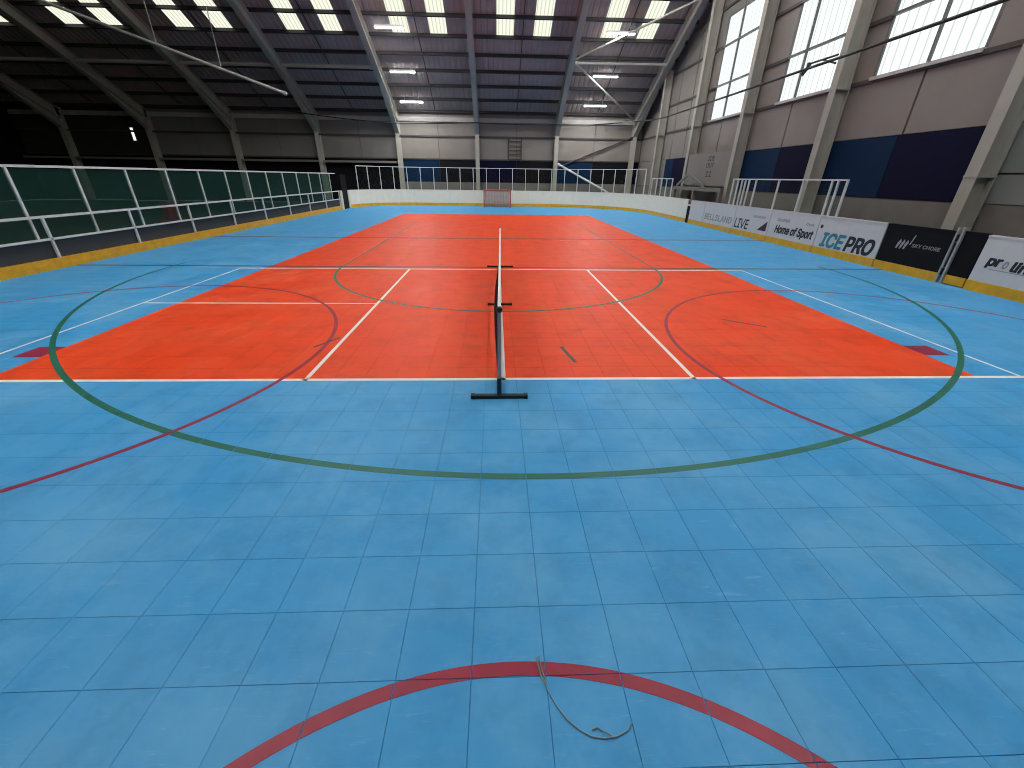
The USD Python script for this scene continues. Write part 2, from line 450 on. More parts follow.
for k in range(len(ys) - 1):
    y1, y0 = ys[k], ys[k + 1]
    cuts = [y0] + sorted(JOINT.get(k - 1, [])) + [y1]
    for a, b in zip(cuts[:-1], cuts[1:]):
        for n, (z0, z1) in enumerate(rows):
            gable_panel(a + .035, b - .035, z0, z1, 'cladding_green' if k == 5 and n == 0 else 'cladding' if z1 < 8 else 'cladding_grey')
put(wall_right, 'backing', trimesh.Trimesh(*(lambda s: (np.c_[XR + t + s.vertices[:, 2], s.vertices[:, 0], s.vertices[:, 1]], s.faces))(
    slab(Polygon([(YF, 0), (YB + .1, 0), (YB + .1, zroof(YB, .75)), (RIDGE_Y, zroof(RIDGE_Y, .75)), (YF, zroof(YF, .75))]).difference(unary_union([sbox(a, ZS, b, ZT) for a, b, _ in WIN])), 0, .08)), process=False), 'girt')
put(wall_right, 'lower_wall', box(XR, XR + t, YF, YB, 0, 1.56), 'blockwork')
for a, b, m in ((31.3, 32.25, 'cladding'), (29.9, 31.3, 'blue_panel'), (28.15, 29.9, 'navy_panel'), (26.65, 28.15, 'cladding'), (21.45, 26.65, 'cladding'), (18.75, 21.45, 'blue_panel'), (15.92, 18.75, 'navy_panel'), (13.3, 15.92, 'blue_panel'), (10.3, 13.3, 'navy_panel'), (32.25, YB, 'cladding')):
    put(wall_right, 'dado_panel', box(XR - .015 if 'panel' in m else XR, XR + t, a + .01, b - .01, 1.58, 3.2), m)
for a, b, m in ((4.4, 10.3, 'cladding_green'), (-1.2, 4.4, 'cladding_green'), (YF, -1.2, 'cladding_green')):
    put(wall_right, 'dado_panel', box(XR, XR + t, a + .01, b - .01, 2.22, 3.2), m)
    put(wall_right, 'dado_panel', box(XR, XR + t, a + .01, b - .01, 1.58, 2.18), m)
for z in (4.76, 6.28, 7.98, 9.62):
    for k in range(len(ys) - 1):
        y1, y0 = ys[k], ys[k + 1]
        gaps = [(y0, y1)]
        if 4.9 < z < 9.0:
            for a, b, _ in WIN:
                if y0 < a < y1:
                    gaps = [(y0, a), (b, y1)]
        for a, b in gaps:
            top = min((zroof(q, .5) for q in (a + .1, b - .1)))
            if b - a > .1 and z < top:
                put(wall_right, 'girt', box(XR - .06, XR, a, b, z - .055, z + .055), 'girt')
for k, (a, b, mu) in enumerate(WIN):
    w = thing(f'window_{k + 1}', ['tall bright window of the right gable wall farthest from the camera', 'tall bright window of the right gable wall between the other two', 'tall bright window of the right gable wall nearest the camera'][k], kind='structure')
    zz = [ZS, 6.32, 7.98, ZT]
    for c, d in ((a, mu), (mu, b)):
        for z0, z1 in zip(zz[:-1], zz[1:]):
            put(w, 'pane', box(XR + .05, XR + .065, c + .02, d - .02, z0 + .02, z1 - .02), 'window_sheet')
    fr = .035
    put(w, 'window_frame', [box(XR - .01, XR + .1, a - fr, a + fr, ZS, ZT), box(XR - .01, XR + .1, b - fr, b + fr, ZS, ZT), box(XR - .01, XR + .1, a, b, ZT - fr, ZT + fr)], 'window_frame')
    put(w, 'mullion', box(XR - .03, XR + .09, mu - .025, mu + .025, ZS, ZT), 'window_frame')
    for z in zz[1:-1]:
        put(w, 'glazing_bar', box(XR - .05, XR + .09, a, b, z - .035, z + .035), 'window_frame')
    put(w, 'window_sill', box(XR - .10, XR + .06, a - .03, b + .03, ZS - .09, ZS), 'sill_grey')

# ------------------------------------------------------------------ left and near walls (dark), plain
wall_left = thing('wall_left', 'dark far left wall of the hall', kind='structure')
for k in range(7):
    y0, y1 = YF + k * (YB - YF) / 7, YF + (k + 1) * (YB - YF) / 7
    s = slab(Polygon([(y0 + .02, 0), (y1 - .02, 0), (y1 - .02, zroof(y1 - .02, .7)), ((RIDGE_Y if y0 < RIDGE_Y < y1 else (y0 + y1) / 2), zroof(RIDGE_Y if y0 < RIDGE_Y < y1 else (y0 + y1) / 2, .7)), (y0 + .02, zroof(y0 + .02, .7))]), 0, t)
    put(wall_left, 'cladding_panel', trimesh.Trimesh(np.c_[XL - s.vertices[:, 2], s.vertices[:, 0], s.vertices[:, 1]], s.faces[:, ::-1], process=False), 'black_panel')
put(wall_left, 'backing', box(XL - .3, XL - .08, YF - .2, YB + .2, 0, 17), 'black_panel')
wall_near = thing('wall_near', 'plain wall behind the camera', kind='structure')
put(wall_near, 'cladding_panel', box(XL, XR, YF - .1, YF, 0, 6.4), 'cladding_grey')

# ------------------------------------------------------------------ roof
ceiling = thing('ceiling', 'dark corrugated metal roof with purlins and roof lights', kind='structure')
SOFF = .80


def roof_sheet(x0, x1, ya, yb, flip):
    """trapezoidal sheet between depths ya and yb"""
    prof, x = [], x0
    while x < x1 - 1e-6:
        for dx, h in ((0, 0), (.20, 0), (.235, .035), (.30, .035), (.333, 0)):
            if x + dx <= x1:
                prof.append((x + dx, h))
        x += .333
    prof.append((x1, 0))
    v = np.array([(px, ya, zroof(ya, SOFF + h)) for px, h in prof] + [(px, yb, zroof(yb, SOFF + h)) for px, h in prof])
    if flip:
        v[:, 1] = 2 * RIDGE_Y - v[:, 1]
    n = len(prof)
    f = []
    for i in range(n - 1):
        f += [[i, i + n, i + 1], [i + 1, i + n, i + n + 1]]
    return trimesh.Trimesh(v, np.array(f) if flip else np.array(f)[:, ::-1], process=False)


SKY_Y0, SKY_Y1 = 24.4, 31.05
for flip in (False, True):
    for k in range(len(bays) - 1):
        x1, x0 = bays[k], bays[k + 1]
        if k in (0, len(bays) - 2):
            put(ceiling, 'roof_sheet', roof_sheet(x0, x1 + .1, RIDGE_Y, YB + .1, flip), 'roof_sheet')
            continue
        put(ceiling, 'roof_sheet', roof_sheet(x0, x1, SKY_Y1, YB + .1, flip), 'roof_sheet')
        put(ceiling, 'roof_sheet', roof_sheet(x0, x1, RIDGE_Y, SKY_Y0, flip), 'roof_sheet')
        for a, b in ((x0, x0 + 1.5), (x0 + 2.5, x0 + 3.66), (x0 + 4.66, x1)):
            put(ceiling, 'roof_sheet', roof_sheet(a, b, SKY_Y0, SKY_Y1, flip), 'roof_sheet')
        for a in (x0 + 1.5, x0 + 3.66):
            v = np.array([(a, SKY_Y0, zroof(SKY_Y0, SOFF)), (a + 1, SKY_Y0, zroof(SKY_Y0, SOFF)), (a + 1, SKY_Y1, zroof(SKY_Y1, SOFF)), (a, SKY_Y1, zroof(SKY_Y1, SOFF))])
            v = np.vstack([v, v + [0, 0, .02]])
            if flip:
                v[:, 1] = 2 * RIDGE_Y - v[:, 1]
            fc = np.array([[0, 1, 2], [0, 2, 3], [4, 6, 5], [4, 7, 6]])
            put(ceiling, 'skylight', trimesh.Trimesh(v, fc if flip else fc[:, ::-1], process=False), 'skylight_sheet', 'bright translucent roof light')
    k = 0
    while True:
        y = 36.98 - .62 - 1.232 * (k - .5)
        k += 1
        if y < RIDGE_Y:
            break
        yy = 2 * RIDGE_Y - y if flip else y
        u = (0, -SLOPE if flip else SLOPE, 1)
        u = np.array((0, (-1 if flip else 1) * SLOPE, 1.0))
        u /= np.linalg.norm(u)
        z = zroof(y, .69)
        put(ceiling, 'purlin', [bar((XL, yy, z), (XR, yy, z), .03, .19, u), bar((XL, yy, z - .085), (XR, yy, z - .085), .07, .02, u)], 'purlin')
for flip in (False, True):
    a_, b_ = (YB + .4, RIDGE_Y) if not flip else (2 * RIDGE_Y - YB - .4, RIDGE_Y)
    u = np.array((0, (-1 if flip else 1) * SLOPE, 1.0))
    put(ceiling, 'roof_deck', bar(((XL + XR) / 2, a_, zroof(a_, SOFF + .14)), ((XL + XR) / 2, b_, zroof(b_, SOFF + .14)), XR - XL + 1, .04, u / np.linalg.norm(u)), 'black_panel')
for k in range(1, len(bays) - 2):
    xm = (bays[k] + bays[k + 1]) / 2 - .05
    put(ceiling, 'sag_rod', bar((xm, 36.6, zroof(36.6, .60)), (xm, RIDGE_Y + .2, zroof(RIDGE_Y + .2, .60)), .05, .04), 'purlin')

# ------------------------------------------------------------------ portal frames
frame_words = ['at the right end against the gable wall', 'to the right of the goal', 'just left of the goal', 'next left of the goal, at the end of the left barrier', 'above the far part of the left barrier', 'second bay left beyond the left barrier end', 'third bay left beyond the left barrier end', 'farthest left in the dark']
for k, x in enumerate(FRAME_X):
    pf = thing('portal_frame', f'grey steel portal frame {frame_words[k]}', 'steel frame', 'portal frames')
    for side in (0, 1):
        yc, s = (36.95, 1) if side == 0 else (2 * RIDGE_Y - 36.95, -1)
        put(pf, 'column', ibeam((x, yc, 0), (x, yc, 6.2), .30, .50, up=(0, 1, 0)), 'steel_grey')
        a, b = (x, yc + .15 * s, zroof(37.1, .18)), (x, RIDGE_Y, zroof(RIDGE_Y, .18))
        put(pf, 'rafter', ibeam(a, b, .34, .62, up=(0, 0, 1), tf=.03), 'steel_grey')
        h = slab(Polygon([(36.75, 4.9), (36.75, 5.95), (33.0, zroof(33.0, -.10)), (33.0, zroof(33.0, -.15))]), -.01, .01)
        v = np.c_[x + h.vertices[:, 2], h.vertices[:, 0] if side == 0 else 2 * RIDGE_Y - h.vertices[:, 0], h.vertices[:, 1]]
        hf = bar((x, 36.72 if side == 0 else 2 * RIDGE_Y - 36.72, 4.9), (x, 33.0 if side == 0 else 2 * RIDGE_Y - 33.0, zroof(33.0, -.15)), .32, .025)
        put(pf, 'haunch', [trimesh.Trimesh(v, h.faces, process=False), hf], 'steel_grey')
        put(pf, 'base_plate', box(x - .22, x + .22, yc - .3, yc + .3, 0, .03), 'steel_grey')

# gable posts
post_words = ['in the far right corner of the hall', 'left of the gable entrance', 'between the gable entrance and the far navy panels', 'between the two nearest navy panels', 'behind the gate in the right boards', 'out to the right beside the near boards', 'behind the camera on the right']
for k, y in enumerate(POST_Y):
    gp = thing('gable_post', f'grey steel wall post {post_words[k]}', 'steel post', 'gable posts')
    put(gp, 'post', ibeam((XR - .30, y, 0), (XR - .30, y, zroof(y, .3)), .30, .46, up=(1, 0, 0)), 'steel_grey')
    put(gp, 'base_plate', box(XR - .54, XR - .06, y - .2, y + .2, 0, .03), 'steel_grey')
    put(gp, 'clamp_band', box(XR - .54, XR - .06, y - .158, y + .158, 2.12, 2.16) if k == 4 else box(XR - .54, XR - .06, y - .158, y + .158, 4.66, 4.70), 'steel_grey')

# bracing and struts
def rod(name, label, cat, p, q, r, m='steel_grey', group=None):
    o = thing(name, label, cat, group)
    put(o, 'tube', tube(p, q, r, 10), m, smooth=40)
    d, s, u = basis(p, q)
    for e, sg in ((p, 1), (q, -1)):
        e = np.asarray(e, float)
        put(o, 'end_plate', bar(e, e + d * .22 * sg, .02, 2.6 * r), m)


rod('strut', 'horizontal grey tube bracing the right roof bay below the skylights', 'strut', (4.90, 31.45, 8.35), (10.60, 31.4, 8.35), .075)
rod('roof_brace', 'diagonal tube in the right roof bay sloping down to the right corner', 'brace', (4.8, 31.3, 8.4), (10.75, 36.6, 5.8), .06)
rod('roof_brace', 'diagonal tube in the right roof bay rising to the right across the skylights', 'brace', (4.8, 31.6, 8.5), (10.75, 26.7, 10.3), .06)
for k in range(3, 7):
    rod('strut', f'horizontal grey tube between rafters over the left side, {["nearest the rink", "second from the rink", "third from the rink", "farthest left"][k - 3]}', 'strut', (FRAME_X[k + 1] + .17, 32.2, 8.05), (FRAME_X[k] - .17, 32.2, 8.05), .10)
rod('hung_pipe', 'long pale pipe hung below the left skylights, sloping down to the right', 'pipe', (-24.0, 28.57, 10.05), (-12.2, 29.62, 6.2), .075, 'rail_white')
for q_, w_ in ((.47, 'shorter one on the left'), (.725, 'longer one on the right')):
    c_ = np.array((-24.0, 28.57, 10.05)) * (1 - q_) + np.array((-12.2, 29.62, 6.2)) * q_
    rod('hanger', f'thin vertical rod holding the hung pipe below the left skylights, {w_}', 'hanger rod', (c_[0], c_[1], c_[2] + .10), (c_[0], c_[1], zroof(c_[1], .52)), .022, 'rail_white')
rod('wall_brace', 'light diagonal brace on the back wall right of the goal, sloping down to the right', 'brace', (4.9, 36.85, 3.0), (9.6, 36.85, .75), .075, 'rail_white')
rod('wall_brace', 'thin diagonal brace on the back wall right of the goal, rising to the right', 'brace', (4.9, 37.1, 2.75), (10.7, 37.1, 4.9), .05, 'girt')

# ------------------------------------------------------------------ hanging LED lamps
ORD = ['first', 'second', 'third', 'fourth', 'fifth', 'sixth', 'seventh', 'eighth', 'ninth', 'tenth', 'eleventh', 'twelfth']
pos = {29.45: 'upper', 32.4: 'middle', 34.95: 'lower'}
for x in (-5.87, 7.1):
    for n_, y in enumerate((34.95, 32.4, 29.45, 26.5, 23.6, 20.7, 17.8, 13.7, 10.8, 7.9, 5.0, 2.0)):
        side = 'left' if x < 0 else 'right'
        lab = f'{pos[y]} bright linear lamp of the {side} row under the roof' if y in pos else f'{ORD[n_]} linear lamp of the {side} row counted from the back wall, above the picture'
        l = thing('linear_lamp', lab, 'lamp', 'linear LED lamps under the roof' if y in pos else f'{side} lamps above the picture')
        z = zroof(y) - .02
        put(l, 'housing', box(x - .78, x + .78, y - .14, y + .14, z, z + .09), 'lamp_body')
        put(l, 'diffuser', box(x - .76, x + .76, y - .12, y + .12, z - .03, z), 'lamp_glow')
        for sx in (-.5, .5):
            put(l, 'suspension', tube((x + sx, y, z + .09), (x + sx, y, zroof(y, .52)), .008, 5), 'galvanised')

# ------------------------------------------------------------------ rink boards, right side
def board(y0, y1, label, face='board_white', kick='kick_yellow', x=BXR, depth=.09):
    o = thing('rink_board', label, 'rink board', None)
    put(o, 'facing', box(x, x + .025, y0 + .008, y1 - .008, .20, 1.04), face)
    put(o, 'kick_plate', box(x - .012, x + .025, y0 + .004, y1 - .004, .0, .20), kick)
    put(o, 'top_rail', box(x - .01, x + depth, y0 + .004, y1 - .004, 1.04, 1.08), face)
    put(o, 'back_frame', [box(x + .025, x + depth, y0 + .02, y0 + .07, 0, 1.04), box(x + .025, x + depth, y1 - .07, y1 - .02, 0, 1.04), box(x + .025, x + depth, y0 + .07, y1 - .07, .5, .55)], 'galvanised')
    return o


def fit(o, s2, ya, yb, h, z, m, shear=.2, bold=True, label=None, heavy=0.0):
    """lettering stretched to run from depth ya (its left end) to yb"""
    t_ = meshkit.text_mesh(s2, h, .002, bold)
    w = np.ptp(t_.vertices[:, 0])
    t_.vertices[:, 0] *= (ya - yb) / (w + shear * h)
    if heavy:
        t_ = trimesh.util.concatenate([t_.copy().apply_translation((a, c, .0006 * k)) for k, (a, c) in enumerate([(-heavy, -heavy * .7), (0, -heavy * .7), (heavy, -heavy * .7), (-heavy, heavy * .7), (0, heavy * .7), (heavy, heavy * .7)])])
    put(stage.GetPrimAtPath(str(o.GetPath()) + '/facing'), 'lettering', on_right(t_, BXR - .0005, (ya + yb) / 2, z - h / 2, shear), m, label)


board(20.87, 22.45, 'plain short white board next to the dark gate gap, farthest along the right boards', 'board_shaded_grey')
b = board(18.06, 20.85, 'white advertising board with blurred grey lettering, second from the dark gate gap', 'board_shaded_grey')
fit(b, 'BELLSLAND', 20.7, 18.2, .24, .60, 'print_grey', .1, label='grey lettering')
b = board(15.62, 18.04, 'white advertising board with a dark purple triangle on the right boards', 'board_shaded_grey')
fit(b, 'LIVE', 17.95, 16.9, .34, .62, 'print_black', .15, label='black lettering')
fit(b, 'leisure', 16.7, 15.9, .10, .84, 'print_grey', .1, label='small grey lettering')
tri = slab(Polygon([(0, 0), (.55, 0), (.55, .34)]), 0, .002)
put(b, 'emblem', on_right(tri, BXR - .0005, 16.0, .50), 'print_purple', 'dark purple triangle')
b = board(13.14, 15.60, 'white advertising board with one line of small black slanted lettering, left of the teal lettering', 'board_shaded_grey')
fit(b, 'Home of Sport', 15.2, 13.25, .24, .58, 'print_black', .2, label='black slanted lettering', heavy=.008)
fit(b, 'Scottish', 15.2, 14.5, .10, .84, 'print_grey', .2, label='small grey lettering')
fit(b, 'live', 13.7, 13.3, .08, .82, 'print_grey', .2, label='small grey lettering')
b = board(10.76, 13.12, 'white advertising board with large teal and black lettering', 'board_shaded_grey')
fit(b, 'ICE', 12.86, 11.93, .37, .62, 'print_teal', .22, label='teal lettering', heavy=.012)
fit(b, 'PRO', 11.90, 10.90, .37, .62, 'print_black', .22, label='black lettering', heavy=.014)
dot = slab(Point(0, 0).buffer(.055, 8), 0, .002)
put(b, 'emblem', on_right(dot, BXR - .0005, 12.98, .78), 'print_black', 'small black dot')
b = board(9.02, 10.74, 'black advertising board with a faint silver emblem, left of the metal gate post', 'board_black')
for k in range(3):
    leaf = slab(Polygon([(0, 0), (.04, .0), (.11, .16), (.08, .22), (.02, .12)]), 0, .002)
    put(b, 'emblem', on_right(leaf, BXR - .0005, 10.26 - .10 * k, .66), 'print_silver', 'silver leaf stroke')
put(b, 'emblem', on_right(slab(sbox(0, 0, .03, .22), 0, .002), BXR - .0005, 9.93, .78, .3), 'print_silver', 'silver upright stroke')
fit(b, 'SKY CHORE', 9.9, 9.2, .075, .70, 'print_grey', .1, label='faint grey lettering')
g = thing('gate_post', 'pair of pale metal uprights at the gate in the right boards', 'gate post')
put(g, 'upright', box(BXR - .03, BXR + .09, 8.97, 9.01, 0, 1.16), 'galvanised')
put(g, 'upright', box(BXR - .03, BXR + .09, 8.86, 8.90, 0, 1.16), 'galvanised')
put(g, 'hinge', tube((BXR - .035, 8.935, .88), (BXR - .035, 8.935, 1.02), .025, 10), 'black_metal')
put(g, 'hinge', tube((BXR - .035, 8.935, .18), (BXR - .035, 8.935, .32), .025, 10), 'black_metal')
put(g, 'latch_plate', box(BXR, BXR + .05, 8.90, 8.97, .35, .85), 'black_metal')
g = thing('rink_gate', 'narrow black gate panel in the right boards beside the metal uprights', 'gate')
put(g, 'facing', box(BXR + .01, BXR + .04, 8.41, 8.85, .2, 1.06), 'board_black')
put(g, 'kick_plate', box(BXR, BXR + .04, 8.42, 8.84, .02, .2), 'kick_yellow')
put(g, 'top_rail', box(BXR, BXR + .09, 8.41, 8.85, 1.06, 1.10), 'board_black')
b = board(5.5, 8.38, 'white advertising board with black lettering at the right edge of the picture', 'board_shaded_grey')
fit(b, 'pr', 8.19, 7.92, .17, .66, 'print_black', .2, label='black slanted lettering', heavy=.010)
fit(b, 'o', 7.90, 7.79, .17, .66, 'print_grey', .2, label='grey letter')
fit(b, 'line', 7.75, 7.27, .17, .66, 'print_black', .2, label='black slanted lettering', heavy=.008)
put(b, 'emblem', on_right(slab(sbox(0, 0, .8, .012), 0, .002), BXR - .0005, 7.7, .46), 'print_grey', 'thin grey underline')
board(2.6, 5.48, 'white board nearest the camera on the right, beyond the picture edge')
b = thing('rink_gate', 'dark narrow gate gap between the white curved boards and the right advertising boards', 'gate')
put(b, 'facing', box(BXR + .02, BXR + .05, 22.48, 22.83, .0, .8), 'board_black')
put(b, 'top_rail', box(BXR, BXR + .09, 22.47, 22.83, .8, .86), 'board_white')

# ------------------------------------------------------------------ curved white boards round the far end
def far_path(inset, start_y, end_y):
    """points along the inner face moved outward by 'inset', from the left gate round the back to the right"""
    r, rl = BRAD + inset, BRADL + inset
    pts = [(BXL - inset, start_y)] if start_y < BYB - BRADL else []
    cl, cr = (BXL + BRADL, BYB - BRADL), (BXR - BRAD, BYB - BRAD)
    a0 = math.asin(max(0, (start_y - cl[1]) / rl))
    for a in np.linspace(a0, math.pi / 2, 14):
        pts.append((cl[0] - rl * math.cos(a), cl[1] + rl * math.sin(a)))
    for x in np.linspace(cl[0], cr[0], 8)[1:-1]:
        pts.append((x, BYB + inset))
    for a in np.linspace(math.pi / 2, 0, 14):
        pts.append((cr[0] + r * math.cos(a), cr[1] + r * math.sin(a)))
    pts.append((BXR + inset, end_y))
    return pts


def ribbon(i0, i1, z0, z1, sy, ey):
    a, b_ = far_path(i0, sy, ey), far_path(i1, sy, ey)
    return slab(Polygon(a + b_[::-1]), z0, z1)


LEFT_END = 30.75
fb = thing('curved_boards', 'white rink boards curving round the far end behind the goal', 'rink boards')
put(fb, 'facing', ribbon(0, .03, .2, 1.05, LEFT_END, 22.85), 'board_white')
put(fb, 'kick_plate', ribbon(-.012, .03, 0, .2, LEFT_END, 22.85), 'kick_yellow')
put(fb, 'top_rail', ribbon(-.015, .10, 1.05, 1.10, LEFT_END, 22.85), 'board_white')
put(fb, 'back_frame', ribbon(.05, .10, .5, .56, LEFT_END, 22.85), 'galvanised')
for x in (-6.5, -3.5, -.5, 2.5, 5.5):
    put(fb, 'panel_joint', box(x - .008, x + .008, BYB - .016, BYB - .012, .2, 1.05), 'board_shaded_grey')

# tall protective glass on the curved boards
path = LineString(far_path(.05, LEFT_END, 22.85))
fg = thing('glass_barrier', 'tall clear glass barrier with white posts on the boards behind the goal', 'barrier')
L0, L1 = path.project(Point(-9.6, 32.2)), path.project(Point(9.6, 29.6))
n = 23
pts = [path.interpolate(L0 + (L1 - L0) * k / n) for k in range(n + 1)]
for k, q in enumerate(pts):
    put(fg, 'stanchion', box(q.x - .022, q.x + .022, q.y - .03, q.y + .03, 1.10, 2.58), 'rail_white')
    if k:
        o = pts[k - 1]
        put(fg, 'top_rail', bar((o.x, o.y, 2.58), (q.x, q.y, 2.58), .04, .04), 'rail_white')
        put(fg, 'pane', bar((o.x * .97 + q.x * .03, o.y * .97 + q.y * .03, 1.83), (o.x * .03 + q.x * .97, o.y * .03 + q.y * .97, 1.83), .012, 1.40), 'acrylic')


def side_glass(x, y0, y1, label, ups, foot=1.08):
    o = thing('glass_barrier', label, 'barrier')
    put(o, 'top_rail', box(x - .02, x + .02, y0, y1, 2.02, 2.06), 'rail_white')
    for y in ups:
        put(o, 'stanchion', box(x - .025, x + .025, y - .025, y + .025, foot, 2.05), 'rail_white')
    for a, c in zip(ups[:-1], ups[1:]):
        if c - a > .2:
            put(o, 'pane', box(x - .006, x + .006, a + .03, c - .03, 1.10, 2.0), 'acrylic')


side_glass(BXR + .06, 12.62, 18.9, 'low clear glass barrier on the right advertising boards with a bunch of pale posts', [12.64, 12.98, 13.22, 14.5, 15.78, 17.2, 17.68, 17.95, 18.2, 18.5, 18.86])
side_glass(BXR + .06, 25.5, 28.9, 'short low glass barrier on the white boards in the right corner', [25.52, 26.4, 27.2, 28.0, 28.88], 1.101)

# ------------------------------------------------------------------ left barrier
lb = thing('rink_barrier', 'long left rink barrier with white rails, dark glazed panels and yellow kick plate', 'barrier')
YL0, YL1 = 3.0, 29.4
X = BXL
put(lb, 'kick_plate', [box(X - .03, X + .02, YL0, YL1, 0, .11), box(X - .03, X, YL0, YL1, .11, .22), box(X - .13, X - .03, YL0, YL1, .18, .22)], 'kick_yellow', 'yellow kick plate')
put(lb, 'top_rail', bar((X - .12, YL0, 2.08), (X - .12, YL1, 2.08), .05, .05), 'rail_white')
put(lb, 'mid_rail', bar((X - .04, YL0, 1.08), (X - .04, YL1, 1.08), .06, .05), 'rail_white')
put(lb, 'low_rail', bar((X - .04, YL0, .62), (X - .04, YL1, .62), .05, .045), 'rail_white')
y = 9.93 - 1.535 * 4
ups = []
while y < YL1:
    ups.append(y)
    put(lb, 'stanchion', box(X - .15, X - .10, y - .025, y + .025, .58, 2.08), 'rail_white')
    y += 1.535
for a, c in zip(ups[:-1], ups[1:]):
    put(lb, 'pane', box(X - .128, X - .118, a + .03, c - .03, .64, 2.04), 'acrylic_smoked')
y = 10.13 - 2.4 * 2
while y < YL1:
    put(lb, 'short_post', box(X - .06, X - .015, y - .025, y + .025, .22, 1.06), 'rail_white')
    y += 2.4
y = YL0
while y < YL1 - .1:
    e = min(y + 2.4, YL1)
    put(lb, 'lower_panel', box(X - .10, X - .085, y + .01, e - .01, .22, .62), 'acrylic_grey')
    y += 2.4
g = thing('rink_gate', 'black gate between two white posts at the far end of the left barrier', 'gate')
put(g, 'facing', box(X + .06, X + .10, 29.62, 30.62, 0, 2.02), 'board_black')
put(g, 'post', box(X - .02, X + .10, 29.45, 29.6, 0, 1.10), 'board_white')
put(g, 'post', box(X + .06, X + .18, 30.62, 30.74, 0, 1.10), 'board_white')

# things seen behind the left barrier
s_ = thing('bench_seat', 'maroon padded block seat seen through the left barrier', 'seat')
put(s_, 'seat', box(-11.0, -10.45, 14.8, 15.35, .10, .58), 'maroon_vinyl')
put(s_, 'backrest', box(-10.75, -10.58, 14.8, 15.35, .58, 1.14), 'maroon_vinyl')
put(s_, 'plinth', box(-10.95, -10.5, 14.85, 15.3, 0, .10), 'black_metal')

# ------------------------------------------------------------------ gable entrance and its sign
e = thing('entrance_frame', 'pale timber entrance frame with two openings under the gable sign', 'door frame')
put(e, 'lintel', box(10.66, 10.8, 21.3, 27.1, 1.48, 1.66), 'cladding_grey')
for y in (21.4, 24.3, 27.0):
    put(e, 'jamb', box(10.66, 10.8, y - .09, y + .09, 0, 1.48), 'cladding_grey')
put(e, 'gable_trim', [bar((10.73, 26.8, 1.7), (10.73, 25.4, 2.3), .06, .14), bar((10.73, 25.4, 2.3), (10.73, 23.2, 1.68), .06, .14)], 'cladding_grey')
sg = thing('sign_board', 'pale wall sign with three short lines of black lettering above the entrance', 'sign')
put(sg, 'panel', box(11.0, 11.04, 21.65, 26.4, 1.72, 3.25), 'cladding')
put(sg, 'batten', box(11.04, 11.1, 21.65, 26.4, 3.2, 3.28), 'cladding_grey')
for s2, z, h in (('ICE', 2.98, .2), ('OUT', 2.68, .2), ('11', 2.28, .26)):
    t_ = meshkit.text_mesh(s2, h, .002, True)
    t_.vertices[:, 0] *= 1.5
    put(sg, 'lettering', on_right(t_, 10.9995, 23.6, z, .1), 'print_black', 'black lettering')

# ladder on the back wall
ld = thing('wall_ladder', 'dark vertical ladder fixed to the back wall above the goal', 'ladder')
for x in (1.0, 2.0):
    put(ld, 'stile', bar((x, YB - .14, 3.15), (x, YB - .14, 4.75), .10, .06, (0, 1, 0)), 'girt')
for k in range(5):
    put(ld, 'rung', tube((1.0, YB - .14, 3.3 + .3 * k), (2.0, YB - .14, 3.3 + .3 * k), .03, 8), 'girt')

# security camera on a bracket in front of the middle window
sc = thing('security_camera', 'small black security camera on a thin arm in front of the middle window', 'camera')
put(sc, 'arm', [tube((10.92, 16.08, 5.62), (10.95, 17.5, 5.66), .032, 8), tube((10.92, 16.08, 5.40), (10.94, 16.8, 5.635), .028, 8)], 'black_metal')
put(sc, 'bracket', box(10.9, 11.0, 17.46, 17.54, 5.55, 5.70), 'black_metal')
put(sc, 'body', bar((10.94, 17.5, 5.56), (10.82, 17.56, 5.34), .11, .11), 'black_metal')

# safety net cable round the hall
ca = []
for y in np.linspace(-2, 28.5, 40):
    ca.append((10.0, y, 5.28 - .06 * math.sin((y + 2) / 30.5 * math.pi)))
for p_ in ((9.95, 30.5, 5.36), (9.7, 32.6, 5.5), (9.2, 34.0, 5.62)):
    ca.append(p_)
def span(x0, z0, x1, z1, sag):
    return [(x0 + (x1 - x0) * q, 34.5, z0 + (z1 - z0) * q - 4 * sag * q * (1 - q)) for q in np.linspace(0, 1, 14)[1:]]
ca += span(9.2, 5.62, 4.6, 5.40, .06) + span(4.6, 5.40, -1.5, 5.44, .05) + span(-1.5, 5.44, -7.1, 5.32, .04) + span(-7.1, 5.32, -16.0, 6.15, .12)
put(None, 'safety_net_cable', pipe(ca, .04, 6), 'cable_black', 'thin black cable strung along the right windows and across the back wall', smooth=True, cat='cable')

# ------------------------------------------------------------------ goal
gx0, gx1, gy = -.86, 1.06, 32.95
go = thing('hockey_goal', 'red hockey goal with pink netting in front of the far boards', 'goal')
put(go, 'goal_frame', [tube((gx0, gy, 0), (gx0, gy, 1.16), .045, 10), tube((gx1, gy, 0), (gx1, gy, 1.16), .045, 10), tube((gx0, gy, 1.16), (gx1, gy, 1.16), .045, 10)], 'goal_red', smooth=40)
put(go, 'back_frame', [pipe([(x, gy, 1.16), (x * .92, gy + .5, 1.1), (x * .92, gy + .95, .04), (x, gy, .04)], .025) for x in (gx0, gx1)] + [tube((gx0 * .92, gy + .95, .04), (gx1 * .92, gy + .95, .04), .025, 8), tube((gx0 * .92, gy + .5, 1.1), (gx1 * .92, gy + .5, 1.1), .025, 8)], 'goal_red')
nt = []
for x in np.linspace(gx0, gx1, 33):
    nt.append(bar((x * .92, gy + .5, 1.1), (x * .92, gy + .95, .04), .022, .022))
    nt.append(bar((x, gy, 1.16), (x * .92, gy + .5, 1.1), .012, .012))
